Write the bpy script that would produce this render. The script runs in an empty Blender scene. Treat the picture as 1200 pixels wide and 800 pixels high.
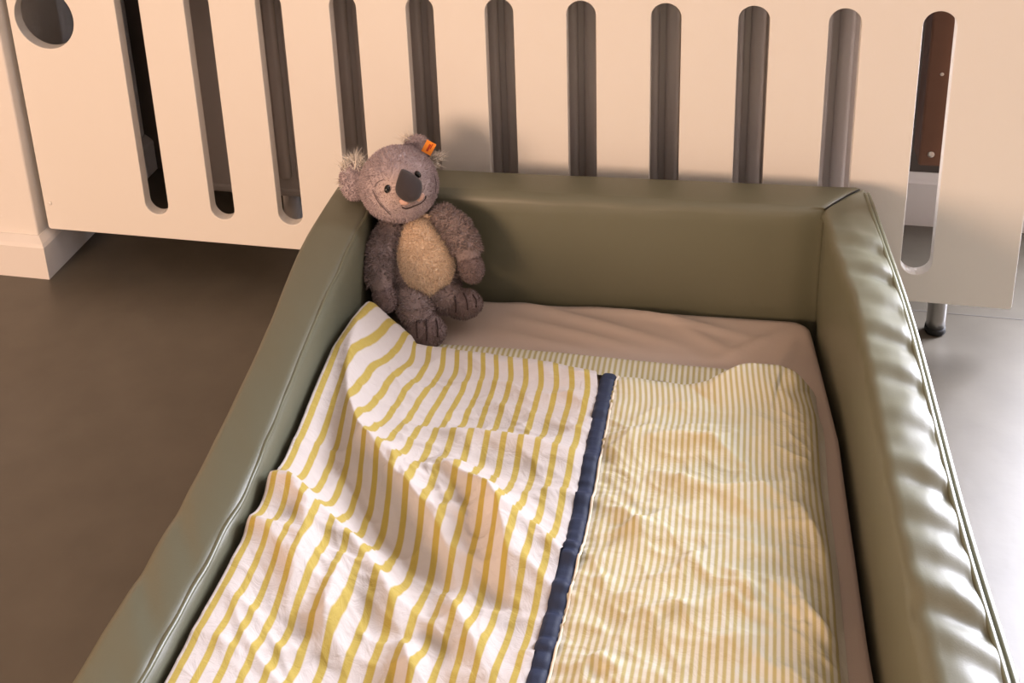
import bpy, bmesh, math, random
import numpy as np
from mathutils import Vector, Matrix, noise

random.seed(7)
rng = np.random.default_rng(7)
S = bpy.context.scene
C = S.collection

# ------------------------------------------------------------------ camera
CAM = np.array([1.01209, -1.76752, 1.20168])
F = 1419.03
PP = (500.0, 40.0)
M = np.array([[0.96853976, 0.24265299, -0.05522923],
              [-0.03583483, 0.3556055, 0.93394892],
              [-0.24626532, 0.90258753, -0.3531135]])      # rows: right, up, forward
cd = bpy.data.cameras.new('camera'); cam = bpy.data.objects.new('camera', cd); C.objects.link(cam)
cd.sensor_fit = 'HORIZONTAL'; cd.sensor_width = 36.0
cd.lens = F / 1200 * 36
cd.shift_x = (600 - PP[0]) / 1200
cd.shift_y = (PP[1] - 400) / 1200
cd.clip_start = 0.02
mw = Matrix.Identity(4)
for i in range(3):
    mw[i][0] = M[0][i]; mw[i][1] = M[1][i]; mw[i][2] = -M[2][i]; mw[i][3] = CAM[i]
cam.matrix_world = mw
S.camera = cam
S.view_settings.view_transform = 'Standard'
S.view_settings.look = 'None'
S.view_settings.gamma = 1
S.view_settings.use_curve_mapping = False
S.view_settings.exposure = 0.0

# ------------------------------------------------------------------ light
W = bpy.data.worlds.new('world'); S.world = W; W.use_nodes = True
W.node_tree.nodes['Background'].inputs[0].default_value = (0.75, 0.85, 1.0, 1)
W.node_tree.nodes['Background'].inputs[1].default_value = 1.0

def area(name, loc, target, sx, sy, power, col, shape='RECTANGLE', spread=180):
    d = bpy.data.lights.new(name, 'AREA'); d.shape = shape; d.size = sx; d.size_y = sy
    d.energy = power; d.color = col; d.spread = math.radians(spread)
    o = bpy.data.objects.new(name, d); C.objects.link(o)
    o.location = loc
    o.rotation_euler = (Vector(target) - Vector(loc)).to_track_quat('-Z', 'Y').to_euler()
    return o
WIN = (1.68, 2.62, 0.03, 1.75)                    # x0, x1, z0, z1 of the window in the back wall
area('window_daylight', ((WIN[0] + WIN[1]) / 2, 0.47, (WIN[2] + WIN[3]) / 2), ((WIN[0] + WIN[1]) / 2, -3, 0.75),
     WIN[1] - WIN[0], WIN[3] - WIN[2], 220, (0.87, 0.88, 1.0))
area('warm_room_lamp', (-0.85, -3.1, 1.02), (0.6, -0.1, 0.25), 1.2, 1.2, 93, (1.0, 0.655, 0.45), 'DISK')

# ------------------------------------------------------------------ helpers
def ray(px, py):
    return np.array([(px - PP[0]) / F, -(py - PP[1]) / F, 1.0]) @ M
def at_z(px, py, z):
    d = ray(px, py); return CAM + d * ((z - CAM[2]) / d[2])
def at_y(px, py, y):
    d = ray(px, py); return CAM + d * ((y - CAM[1]) / d[1])

def mesh_obj(name, verts, faces, material, parent=None, smooth=True):
    me = bpy.data.meshes.new(name)
    me.from_pydata([tuple(map(float, v)) for v in verts], [], faces)
    me.update()
    if smooth: me.shade_smooth()
    o = bpy.data.objects.new(name, me); C.objects.link(o)
    if material is not None: me.materials.append(material)
    if parent is not None: o.parent = parent
    return o
def bm_obj(name, bm, material, parent=None, smooth=False):
    me = bpy.data.meshes.new(name); bm.normal_update(); bm.to_mesh(me); bm.free()
    if smooth: me.shade_smooth()
    o = bpy.data.objects.new(name, me); C.objects.link(o)
    if material is not None: me.materials.append(material)
    if parent is not None: o.parent = parent
    return o
def empty(name, loc=(0, 0, 0)):
    o = bpy.data.objects.new(name, None); C.objects.link(o); o.location = loc; o.empty_display_size = 0.05
    return o
def tag(o, label=None, cat=None, group=None, kind=None):
    if label: o['label'] = label
    if cat: o['category'] = cat
    if group: o['group'] = group
    if kind: o['kind'] = kind
    return o
def box_bm(x0, x1, y0, y1, z0, z1, bevel=0.0, seg=2, bm=None):
    own = bmesh.new()
    bmesh.ops.create_cube(own, size=1)
    for v in own.verts:
        v.co = Vector(((x0 + x1) / 2 + v.co.x * (x1 - x0), (y0 + y1) / 2 + v.co.y * (y1 - y0), (z0 + z1) / 2 + v.co.z * (z1 - z0)))
    if bevel: bmesh.ops.bevel(own, geom=own.edges[:], offset=bevel, segments=seg, affect='EDGES', profile=0.5)
    if bm is None: return own
    tmp = bpy.data.meshes.new('t'); own.to_mesh(tmp); own.free(); bm.from_mesh(tmp); bpy.data.meshes.remove(tmp)
    return bm
def box(name, x0, x1, y0, y1, z0, z1, m, parent=None, bevel=0.0, seg=2):
    return bm_obj(name, box_bm(x0, x1, y0, y1, z0, z1, bevel, seg), m, parent)
def tube(pts, rad, n=10, cap=True):
    """sweep a circle along pts; rad a number or a list. returns verts, faces"""
    pts = [Vector(p) for p in pts]; k = len(pts)
    rads = [rad] * k if not hasattr(rad, '__len__') else list(rad)
    tg = []
    for i in range(k):
        t = pts[min(i + 1, k - 1)] - pts[max(i - 1, 0)]
        tg.append(t.normalized())
    ref = Vector((0, 0, 1)) if abs(tg[0].z) < 0.9 else Vector((1, 0, 0))
    nrm = (ref - tg[0] * ref.dot(tg[0])).normalized()
    V, Fc = [], []
    for i in range(k):
        nrm = (nrm - tg[i] * nrm.dot(tg[i])).normalized()
        b = tg[i].cross(nrm)
        for j in range(n):
            a = 2 * math.pi * j / n
            V.append(pts[i] + (nrm * math.cos(a) + b * math.sin(a)) * rads[i])
    for i in range(k - 1):
        for j in range(n):
            Fc.append((i * n + j, i * n + (j + 1) % n, (i + 1) * n + (j + 1) % n, (i + 1) * n + j))
    if cap:
        Fc.append(tuple(range(n))[::-1]); Fc.append(tuple(range((k - 1) * n, k * n)))
    return V, Fc
def catmull(pts, per=8):
    P = [np.array(p, float) for p in pts]; out = []
    P = [2 * P[0] - P[1]] + P + [2 * P[-1] - P[-2]]
    for i in range(1, len(P) - 2):
        for s in range(per):
            t = s / per
            out.append(0.5 * ((2 * P[i]) + (-P[i - 1] + P[i + 1]) * t + (2 * P[i - 1] - 5 * P[i] + 4 * P[i + 1] - P[i + 2]) * t * t
                              + (-P[i - 1] + 3 * P[i] - 3 * P[i + 1] + P[i + 2]) * t ** 3))
    out.append(P[-2]); return out

# ------------------------------------------------------------------ materials
def mat(name, col, rough=0.6, spec=0.5, metal=0.0, noise_amt=0.0, noise_scale=20.0, bump=0.0, bump_scale=200.0, sheen=0.0, coat=0.0, two=None, detail=4):
    m = bpy.data.materials.new(name); m.use_nodes = True
    nt = m.node_tree; b = nt.nodes['Principled BSDF']
    b.inputs['Base Color'].default_value = (*col, 1); b.inputs['Roughness'].default_value = rough
    b.inputs['Specular IOR Level'].default_value = spec; b.inputs['Metallic'].default_value = metal
    if sheen:
        b.inputs['Sheen Weight'].default_value = sheen; b.inputs['Sheen Roughness'].default_value = 0.5
    if coat: b.inputs['Coat Weight'].default_value = coat
    tc = nt.nodes.new('ShaderNodeTexCoord')
    if noise_amt or two:
        n = nt.nodes.new('ShaderNodeTexNoise'); n.inputs['Scale'].default_value = noise_scale; n.inputs['Detail'].default_value = detail
        nt.links.new(tc.outputs['Object'], n.inputs['Vector'])
        r = nt.nodes.new('ShaderNodeValToRGB')
        r.color_ramp.elements[0].position = 0.3; r.color_ramp.elements[1].position = 0.7
        c2 = two if two else tuple(c * (1 - noise_amt) for c in col)
        r.color_ramp.elements[0].color = (*c2, 1); r.color_ramp.elements[1].color = (*col, 1)
        nt.links.new(n.outputs['Fac'], r.inputs['Fac']); nt.links.new(r.outputs['Color'], b.inputs['Base Color'])
    if bump:
        n2 = nt.nodes.new('ShaderNodeTexNoise'); n2.inputs['Scale'].default_value = bump_scale; n2.inputs['Detail'].default_value = 3
        nt.links.new(tc.outputs['Object'], n2.inputs['Vector'])
        bp = nt.nodes.new('ShaderNodeBump'); bp.inputs['Strength'].default_value = bump; bp.inputs['Distance'].default_value = 0.002
        nt.links.new(n2.outputs['Fac'], bp.inputs['Height']); nt.links.new(bp.outputs['Normal'], b.inputs['Normal'])
    return m

M_panel = mat('painted_board', (0.80, 0.77, 0.72), 0.5, 0.35, bump=0.05, bump_scale=300)
M_wall = mat('plaster', (0.80, 0.77, 0.73), 0.85, 0.2, bump=0.25, bump_scale=120)
M_ceil = mat('ceiling_paint', (0.55, 0.50, 0.44), 0.9, 0.2)
M_far = mat('far_wall_paint', (0.36, 0.30, 0.25), 0.9, 0.2)
M_base = mat('baseboard_paint', (0.78, 0.75, 0.72), 0.45, 0.4)
M_floor = mat('linoleum', (0.102, 0.087, 0.064), 0.44, 0.8, two=(0.083, 0.070, 0.050), noise_scale=14, bump=0.12, bump_scale=45, detail=8)
M_panel_back = mat('panel_back_dark_tone', (0.16, 0.10, 0.065), 0.8, 0.2, noise_amt=0.2, noise_scale=60)  # added dark tone for the panel back, damps daylight bounced onto the radiator
M_rad = mat('radiator_enamel', (0.74, 0.70, 0.67), 0.35, 0.5)
M_wood = mat('brown_board', (0.15, 0.075, 0.045), 0.55, 0.3, noise_amt=0.25, noise_scale=8)
M_steel = mat('brushed_steel', (0.42, 0.41, 0.40), 0.35, 0.5, metal=0.85)
M_rubber = mat('black_rubber', (0.012, 0.012, 0.012), 0.6, 0.3)
M_screw = mat('screw_metal', (0.6, 0.56, 0.5), 0.3, 0.5, metal=0.9)
M_capw = mat('screw_cap_white', (0.82, 0.78, 0.73), 0.35, 0.5)
M_vinyl = mat('olive_vinyl', (0.128, 0.129, 0.083), 0.45, 0.75, bump=0.06, bump_scale=500)
M_seam = mat('olive_vinyl_piping', (0.120, 0.124, 0.075), 0.36, 0.6)
M_crease = mat('dark_seam_thread', (0.025, 0.023, 0.016), 0.6, 0.2)
M_sheet = mat('sheet_cotton', (0.53, 0.43, 0.36), 0.85, 0.2, bump=0.12, bump_scale=700, sheen=0.1)
M_navy = mat('navy_ribbon', (0.022, 0.032, 0.068), 0.6, 0.3, bump=0.15, bump_scale=900)
M_frame = mat('window_frame_white', (0.8, 0.8, 0.8), 0.4, 0.4)

# ------------------------------------------------------------------ structure
YB = 0.42                                   # back wall plane
XL, XR, YF, ZC = -2.2, 3.2, -3.4, 2.5
tag(box('floor', XL, XR, YF, 0.9, -0.05, 0.0, M_floor), kind='structure')
tag(box('ceiling', XL, XR, YF, 0.9, ZC, ZC + 0.05, M_ceil), kind='structure')
tag(box('wall_left', XL - 0.05, XL, YF, 0.9, 0, ZC, M_far), kind='structure')
tag(box('wall_right', XR, XR + 0.05, YF, 0.9, 0, ZC, M_far), kind='structure')
tag(box('wall_front', XL, XR, YF - 0.05, YF, 0, ZC, M_far), kind='structure')
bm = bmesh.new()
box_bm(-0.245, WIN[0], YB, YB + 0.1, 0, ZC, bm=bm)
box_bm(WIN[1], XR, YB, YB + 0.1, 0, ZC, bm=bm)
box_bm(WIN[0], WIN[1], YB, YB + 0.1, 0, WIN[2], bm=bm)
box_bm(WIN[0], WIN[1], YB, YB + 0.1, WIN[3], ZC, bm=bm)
tag(bm_obj('wall_back', bm, mat('niche_shade_tone', (0.10, 0.085, 0.075), 0.9, 0.2)), kind='structure')  # dark colour stands in for the shade behind the slots
wf = tag(empty('window_1', (WIN[0], YB, WIN[2])), kind='structure')
for (a, b_, c, d) in ((WIN[0], WIN[0] + .04, WIN[2], WIN[3]), (WIN[1] - .04, WIN[1], WIN[2], WIN[3]),
                      (WIN[0] + .04, WIN[1] - .04, WIN[2], WIN[2] + .04), (WIN[0] + .04, WIN[1] - .04, WIN[3] - .04, WIN[3])):
    o = box('window_frame', a, b_, YB - 0.01, YB + 0.04, c, d, M_frame, None, 0.003)
    o.parent = wf; o.matrix_parent_inverse = Matrix.Translation((-WIN[0], -YB, -WIN[2]))
# projecting wall block at the left with a slightly uneven plaster arris
bm = box_bm(XL, -0.245, -0.02, 0.9, 0, ZC, 0.004, 3)
tag(bm_obj('wall_block', bm, M_wall), kind='structure')

def baseboard(name, pts, h=0.083, th=0.02):
    """extrude a chamfered profile along a plan polyline whose board lies to the right of travel"""
    prof = [(0, 0), (th, 0), (th, h - 0.016), (th - 0.004, h - 0.010), (0.003, h), (0, h)]
    P = [Vector((x, y, 0)) for x, y in pts]; V = []; Fc = []
    for i, p in enumerate(P):
        d0 = (P[i] - P[i - 1]).normalized() if i else (P[1] - P[0]).normalized()
        d1 = (P[i + 1] - P[i]).normalized() if i < len(P) - 1 else d0
        n0 = Vector((d0.y, -d0.x, 0)); n1 = Vector((d1.y, -d1.x, 0))
        mN = (n0 + n1); mN = mN / mN.dot(n0)
        for u, z in prof: V.append(p + mN * u + Vector((0, 0, z)))
    k = len(prof)
    for i in range(len(P) - 1):
        for j in range(k): Fc.append((i * k + j, (i + 1) * k + j, (i + 1) * k + (j + 1) % k, i * k + (j + 1) % k))
    Fc.append(tuple(range(k))); Fc.append(tuple(range((len(P) - 1) * k, len(P) * k))[::-1])
    return tag(mesh_obj(name, V, Fc, M_base, None, False), kind='structure')
baseboard('baseboard_left', [(XL, -0.02), (-0.245, -0.02), (-0.245, YB)])
baseboard('baseboard_back', [(1.0, YB), (WIN[0] - 0.02, YB)], 0.105, 0.018)
# linoleum joint
tag(box('trim_1', 1.30, 3.19, 0.109, 0.1105, 0.0, 0.0006, mat('linoleum_joint', (0.12, 0.11, 0.10), 0.6)), kind='structure')

# ------------------------------------------------------------------ radiator cover
PITCH, HW, ZT, ZB, ZP = 0.13, 0.02286, 0.5748, 0.1360, 0.0863
PXL, PXR, PZT, PTH = -0.234, 1.4444, 0.665, 0.022
cover = tag(empty('radiator_cover', (0.6, 0, 0)), 'cream painted radiator cover panel with rounded vertical slots on a steel leg', 'radiator cover')
def cover_part(o): 
    o.parent = cover; o.matrix_parent_inverse = Matrix.Translation((-0.6, 0, 0)); return o
def panel_mesh():
    cu = bpy.data.curves.new('panel_outline', 'CURVE'); cu.dimensions = '2D'; cu.fill_mode = 'BOTH'
    cu.extrude = PTH / 2 - 0.0012; cu.bevel_depth = 0.0012; cu.bevel_resolution = 1; cu.offset = -0.0012
    def poly(pts):
        sp = cu.splines.new('POLY'); sp.points.add(len(pts) - 1); sp.use_cyclic_u = True
        for p, q in zip(sp.points, pts): p.co = (q[0], q[1], 0, 1)
    cr = 0.006; out = []
    for cx, cz, a0 in ((PXR - cr, ZP + cr, -90), (PXR - cr, PZT - cr, 0), (PXL + cr, PZT - cr, 90), (PXL + cr, ZP + cr, 180)):
        for k in range(5):
            a = math.radians(a0 + k * 22.5); out.append((cx + cr * math.cos(a), cz + cr * math.sin(a)))
    poly(out)
    for i in range(11):
        x = i * PITCH; p = []
        for k in range(17):
            a = math.radians(180 + k * 180 / 16); p.append((x + HW * math.cos(a), ZB + HW + HW * math.sin(a)))
        for k in range(17):
            a = math.radians(k * 180 / 16); p.append((x + HW * math.cos(a), ZT - HW + HW * math.sin(a)))
        poly(p[::-1])
    cx, cz, r = -0.165, 0.513, 0.0575
    poly([(cx + r * math.cos(-2 * math.pi * k / 48), cz + r * math.sin(-2 * math.pi * k / 48)) for k in range(48)])
    ob = bpy.data.objects.new('tmp', cu); C.objects.link(ob)
    dg = bpy.context.evaluated_depsgraph_get()
    me = bpy.data.meshes.new_from_object(ob.evaluated_get(dg))
    bpy.data.objects.remove(ob)
    me.transform(Matrix.Translation((0, PTH / 2, 0)) @ Matrix.Rotation(math.pi / 2, 4, 'X'))
    return me
me = panel_mesh(); me.name = 'front_panel'; me.materials.clear(); me.materials.append(M_panel)
me.materials.append(M_panel_back)
for p in me.polygons:
    p.use_smooth = False
    if p.normal.y > 0.9 and p.center.y > PTH * 0.9: p.material_index = 1          # unseen back takes the added dark tone
o = bpy.data.objects.new('front_panel', me); C.objects.link(o); cover_part(o)
cover_part(box('top_board', PXL, PXR, -0.004, YB - 0.001, PZT + 0.0003, PZT + 0.022, M_panel, None, 0.003))
lg = empty('leg', (1.347, 0.052, 0)); cover_part(lg)
V, Fc = tube([(0, 0, 0.012), (0, 0, 0.03), (0, 0, 0.10), (0, 0, 0.25)], 0.0145, 24)
lg_m = mesh_obj('leg_tube', V, Fc, M_steel, lg); lg_m.data.shade_smooth()
V, Fc = tube([(0, 0, 0.0005), (0, 0, 0.004), (0, 0, 0.0125)], [0.0145, 0.0165, 0.0160], 24)
mesh_obj('rubber_foot', V, Fc, M_rubber, lg)
def dome(name, loc, axis, r, m, parent=None, h=0.4):
    bm = bmesh.new(); bmesh.ops.create_uvsphere(bm, u_segments=14, v_segments=8, radius=r)
    for v in bm.verts: v.co.z *= h
    q = Vector(axis).to_track_quat('Z', 'Y').to_matrix().to_4x4()
    bmesh.ops.transform(bm, matrix=Matrix.Translation(loc) @ q, verts=bm.verts)
    return bm_obj(name, bm, m, parent, True)
cover_part(dome('screw_cap', (-0.221, -0.0005, 0.142), (0, -1, 0), 0.0042, M_capw, None, 0.6))

# ------------------------------------------------------------------ radiator behind the cover
rad = tag(empty('radiator', (0.6, 0.12, 0)), 'grey ribbed panel radiator seen through the slots of the cover', 'radiator')
def rad_part(o):
    o.parent = rad; o.matrix_parent_inverse = Matrix.Translation((-0.6, -0.12, 0)); return o
RX0, RX1, RZ0, RZ1, RY = 0.012, 1.235, 0.133, 0.60, 0.105
rad_part(box('front_plate', RX0, RX1, RY, RY + 0.010, RZ0, RZ1, M_rad, None, 0.003))
rad_part(box('rear_plate', RX0, RX1, RY + 0.085, RY + 0.095, RZ0, RZ1, M_rad, None, 0.003))
rad_part(box('bottom_rail', RX0 + 0.01, RX1 - 0.01, RY - 0.004, RY + 0.012, RZ0 + 0.003, RZ0 + 0.017, M_rad, None, 0.004))
def rib_mesh():
    bm = box_bm(-0.0115, 0.0115, -0.014, 0.004, RZ0 + 0.040, RZ1 - 0.03)
    bmesh.ops.bevel(bm, geom=bm.edges[:], offset=0.0075, segments=3, affect='EDGES', profile=0.5)
    me = bpy.data.meshes.new('rib'); bm.to_mesh(me); bm.free(); me.shade_smooth(); me.materials.append(M_rad); return me
rm = rib_mesh()
nrib = int((RX1 - RX0 - 0.12) / 0.0333)
for k in range(nrib):
    o = bpy.data.objects.new('rib', rm); C.objects.link(o); o.location = (RX0 + 0.105 + k * 0.0333, RY, 0); rad_part(o)
V, Fc = tube([(0.16, RY + 0.04, RZ0 + 0.01), (0.16, RY + 0.04, 0.06), (0.17, RY + 0.05, 0.035), (0.21, RY + 0.11, 0.032), (0.26, YB - 0.02, 0.032)], 0.011, 14)
rad_part(mesh_obj('supply_pipe', V, Fc, M_rad))
V, Fc = tube([(0.205, RY + 0.04, RZ0 + 0.01), (0.205, RY + 0.04, 0.075), (0.205, RY + 0.04, 0.05)], [0.016, 0.018, 0.014], 14)
rad_part(mesh_obj('valve', V, Fc, M_rad))
for x in (0.30, 1.0):
    rad_part(box('wall_bracket', x, x + 0.03, RY + 0.094, YB - 0.001, 0.42, 0.46, M_rad))

# brown support board hanging under the top board, with screws, seen through the last slot
bx0 = float(at_y(1080, 150, 0.10)[0]); bz0 = float(at_y(1085, 195, 0.10)[2])
sb_ = cover_part(box('support_board', bx0, bx0 + 0.10, 0.10, 0.16, bz0, PZT, M_wood, None, 0.004))
sb_['label'] = 'brown wooden support board'
for px, py in ((1091, 181), (1104, 87)):
    p = at_y(px, py, 0.0995); o = dome('screw', tuple(p), (0, -1, 0), 0.0055 if py > 100 else 0.003, M_screw, None, 0.5)
    o.parent = sb_; o.matrix_parent_inverse = Matrix.Identity(4)

# ------------------------------------------------------------------ padded bed guard
guard = tag(empty('padded_bed_guard', (0.83, -0.6, 0)), 'olive green padded vinyl guard enclosing the floor mattress', 'bed guard')
def guard_part(o, parent=guard):
    o.parent = parent
    if parent is guard: o.matrix_parent_inverse = Matrix.Translation((-0.83, 0.6, 0))
    return o
GH = 0.300
R_out = [(1.2145, -0.026), (1.227, -0.184), (1.2415, -0.391), (1.252, -0.717), (1.264, -0.917), (1.276, -1.15), (1.288, -1.46)]
R_in = [(1.144, -0.117), (1.158, -0.24), (1.174, -0.401), (1.183, -0.729), (1.194, -0.931), (1.205, -1.16), (1.217, -1.46)]
L_out = [(0.404, -0.064), (0.403, -0.205), (0.408, -0.333), (0.432, -0.524), (0.450, -0.709), (0.456, -0.813), (0.458, -0.984), (0.455, -1.15), (0.452, -1.46)]
L_in = [(0.476, -0.142), (0.480, -0.237), (0.489, -0.408), (0.503, -0.58), (0.524, -0.797), (0.526, -0.955), (0.525, -1.15), (0.523, -1.46)]
H_out = [(0.404, -0.064), (0.561, -0.056), (0.75, -0.047), (0.935, -0.038), (1.07, -0.034), (1.2145, -0.026)]
H_in = [(0.476, -0.142), (0.62, -0.137), (0.75, -0.133), (0.90, -0.127), (1.03, -0.122), (1.144, -0.117)]

def resample(pts, n):
    c = np.array(catmull([(*p, 0) for p in pts], 16))[:, :2]
    d = np.r_[0, np.cumsum(np.linalg.norm(np.diff(c, axis=0), axis=1))]; t = np.linspace(0, d[-1], n)
    return np.c_[np.interp(t, d, c[:, 0]), np.interp(t, d, c[:, 1])]
def bumper(name, outer, inner, n, disp, r=0.013, parent_fn=guard_part, mat_=None, base_in=None):
    """box section foam sweep between the plan curves, with rounded arrises; disp(k, side, u, z) moves points"""
    A = resample(outer, n); B = resample(inner, n)
    prof = []                                     # (u across 0 outer..1 inner, z, corner offset)
    nz, nu = 18, 22
    for z in np.linspace(0.002, GH - r, nz): prof.append(('o', 0, z))
    for a in np.linspace(0, 90, 6)[1:-1]: prof.append(('ro', a, 0))
    for u in np.linspace(0, 1, nu): prof.append(('t', u, 0))
    for a in np.linspace(0, 90, 6)[1:-1]: prof.append(('ri', a, 0))
    for z in np.linspace(GH - r, 0.002, nz): prof.append(('i', 1, z))
    V = []; Fc = []; k = len(prof)
    for i in range(n):
        a, b = A[i], B[i]; d = b - a; w = np.linalg.norm(d); e = d / w
        for (typ, q, z) in prof:
            if typ == 'o': u, zz = 0.0, z
            elif typ == 'i': u, zz = w, z
            elif typ == 't': u, zz = r + q * (w - 2 * r), GH
            elif typ == 'ro':
                t = math.radians(q); u, zz = r - r * math.cos(t), GH - r + r * math.sin(t)
            else:
                t = math.radians(90 - q); u, zz = w - r + r * math.cos(t), GH - r + r * math.sin(t)
            du, dz = disp(i / (n - 1), u / w, zz, typ, a + e * u)
            p = a + e * (u + du); V.append((p[0], p[1], max(0.001, zz + dz)))
    for i in range(n - 1):
        for j in range(k - 1): Fc.append((i * k + j, i * k + j + 1, (i + 1) * k + j + 1, (i + 1) * k + j))
    Fc.append(tuple(range(k))[::-1]); Fc.append(tuple(range((n - 1) * k, n * k)))
    o = mesh_obj(name, V, Fc, mat_ or M_vinyl); parent_fn(o)
    return o, A, B

def nz3(x, y, z, s): return noise.noise(Vector((x * s, y * s, z * s)))
def disp_head(t, u, z, typ, p):
    end = min(t, 1 - t); pinch = -0.004 * math.exp(-(end / 0.006) ** 2)
    bul = 0.004 * math.sin(math.pi * min(z / GH, 1)) if typ == 'i' else (-0.002 if typ == 'o' else 0)
    fold = 0.0022 * nz3(p[0] * 3, 0.3, z * 0.5, 4.0) if typ in ('i', 'ri', 't') else 0
    dz = 0.003 * math.sin(math.pi * u) + 0.0015 * nz3(p[0], 5.1, 0, 9) if typ == 't' else 0
    if typ in ('ri',): dz += -0.001 + 0.0015 * nz3(p[0], 1.7, 0, 14)
    if typ in ('i', 'ri'): bul -= 0.010 * math.exp(-(end / 0.03) ** 2)
    return bul + fold, dz + pinch
# wrinkle stations of the right rail: dimples drawn in from the outer piping
ST = [at_z(px, py, GH)[1] for px, py in ((1045, 300), (1056, 335), (1068, 372), (1080, 412), (1094, 462), (1108, 520), (1122, 585), (1136, 640), (1149, 690), (1168, 750), (1190, 805))]
ST += [ST[-1] - 0.07 * k for k in range(1, 7)]
def disp_right(t, u, z, typ, p):
    y = p[1]; dz = du = 0.0
    pinch = -0.004 * math.exp(-(t / 0.004) ** 2)
    if typ in ('t', 'ri', 'ro'):
        dz += 0.0045 * math.sin(math.pi * min(max(u, 0), 1))
        for i, s in enumerate(ST):
            amp = 0.0055 + 0.0025 * math.sin(i * 2.3)
            yy = y - (s + 0.030 * (u) )                 # dimples slant back towards the inner edge
            dz -= amp * math.exp(-(yy / 0.015) ** 2) * (0.25 + 0.75 * (1 - u)) * min(1.0, max(0.0, (u - 0.10) / 0.12))
            dz += 0.45 * amp * math.exp(-((yy - 0.026) / 0.016) ** 2) * (0.4 + 0.6 * (1 - abs(u - 0.45))) * min(1.0, max(0.0, (u - 0.05) / 0.2))
        dz += 0.0016 * nz3(p[0] * 1.5, y, 2.2, 28)
    if typ == 'i': du = -0.010 * math.exp(-(t / 0.022) ** 2) + 0.005 * math.sin(math.pi * min(z / GH, 1)) + 0.0025 * nz3(0, y, z, 5)
    if typ == 'ri': du = 0.003 * nz3(4, y, 0, 16)
    return du, dz + pinch
def disp_left(t, u, z, typ, p):
    y = p[1]; dz = du = 0.0
    if typ in ('t', 'ri', 'ro'):
        dz += 0.003 * math.sin(math.pi * min(max(u, 0), 1))
        g = min(1.0, max(0.0, (-y - 0.35) / 0.4))
        dz += g * 0.0035 * nz3(p[0] * 0.8, y, 7.7, 9) + g * 0.0018 * nz3(p[0], y + p[0] * 0.8, 1.7, 22)
        for s in (-0.90, -0.985):
            dz -= 0.004 * math.exp(-((y - s + 0.1 * (u - 0.5)) / 0.022) ** 2) * (1 - 0.7 * u)
    if typ == 'i': du = 0.004 * math.sin(math.pi * min(z / GH, 1)) + 0.002 * nz3(1, y, z, 6)
    return du, dz
hb, HA, HB = bumper('head_bumper', H_out, H_in, 170, disp_head)
rb, RA, RB = bumper('side_bumper', R_out, R_in, 420, disp_right)
lb, LA, LB = bumper('side_bumper', L_out, L_in, 260, disp_left)
def piping(name, A, B, host, u_off, z_off, rad, m, wig=0.0, i0=0, i1=None):
    pts = []
    i1 = len(A) if i1 is None else i1
    for i in range(i0, i1, 2):
        d = B[i] - A[i]; w = np.linalg.norm(d); e = d / w
        p = A[i] + e * (u_off if u_off < 0.5 else w - (u_off - 1))
        pts.append((p[0] + wig * nz3(0, p[1], 0, 20), p[1], z_off + wig * nz3(3, p[1], 0, 14)))
    V, Fc = tube(pts, rad, 8)
    o = mesh_obj(name, V, Fc, m); o.parent = host; o.matrix_parent_inverse = Matrix.Identity(4)
    host_mw = Matrix.Identity(4); return o
# two strands of piping at the outer arris of the right rail, one on the inner arris of the left rail
piping('piping', RA, RB, rb, 0.0015, GH - 0.004, 0.0042, M_seam, 0.0, 6)
piping('piping', RA, RB, rb, 0.0095, GH - 0.0010, 0.0036, M_seam, 0.0, 6)
piping('piping', LA, LB, lb, 1.0045, GH - 0.0035, 0.0030, M_seam, 0.0025, 0)
# mitre seam where the head bumper meets the right rail
pa, pb = np.array(H_out[-1]), np.array(H_in[-1])
pts = []
for t in np.linspace(0.16, 0.93, 14):
    q = pa + (pb - pa) * t; pts.append((q[0], q[1], GH - 0.0012 + 0.003 * math.sin(math.pi * t)))
V, Fc = tube(pts, 0.0011, 6); o = mesh_obj('corner_seam', V, Fc, M_crease); guard_part(o)

# ------------------------------------------------------------------ mattress with fitted sheet
MZ = 0.120
def lerp_edge(E, y):
    a = np.array(E); return float(np.interp(-y, -a[:, 1], a[:, 0]))
matt = tag(empty('floor_mattress', (0.83, -0.7, 0)), 'low floor mattress in a plain pale fitted sheet inside the olive guard', 'mattress')
XS = (0.500, 1.139); YS = (-0.127, -1.44)
def sheet_ridges(x, y, L):
    h = 0
    for (p, q, amp, w) in L:
        p = np.array(p); q = np.array(q); d = q - p; l2 = d @ d
        t = max(0, min(1, ((x - p[0]) * d[0] + (y - p[1]) * d[1]) / l2))
        c = p + d * t; dist = math.hypot(x - c[0], y - c[1])
        h += amp * math.exp(-(dist / w) ** 2) * math.sin(math.pi * (0.1 + 0.85 * t)) 
    return h
SR = []
for (a, b, amp, w) in (((590, 350), (800, 405), .0035, .010), ((640, 352), (850, 385), .003, .009), ((600, 372), (760, 412), .003, .010), ((700, 355), (900, 400), .0025, .008),
                       ((560, 385), (700, 415), .0025, .012), ((835, 425), (925, 385), .0035, .010), ((905, 435), (935, 400), .004, .010), ((780, 372), (870, 420), .002, .012)):
    SR.append((at_z(*a, MZ)[:2], at_z(*b, MZ)[:2], amp * 1.6, w * 0.85))
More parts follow.
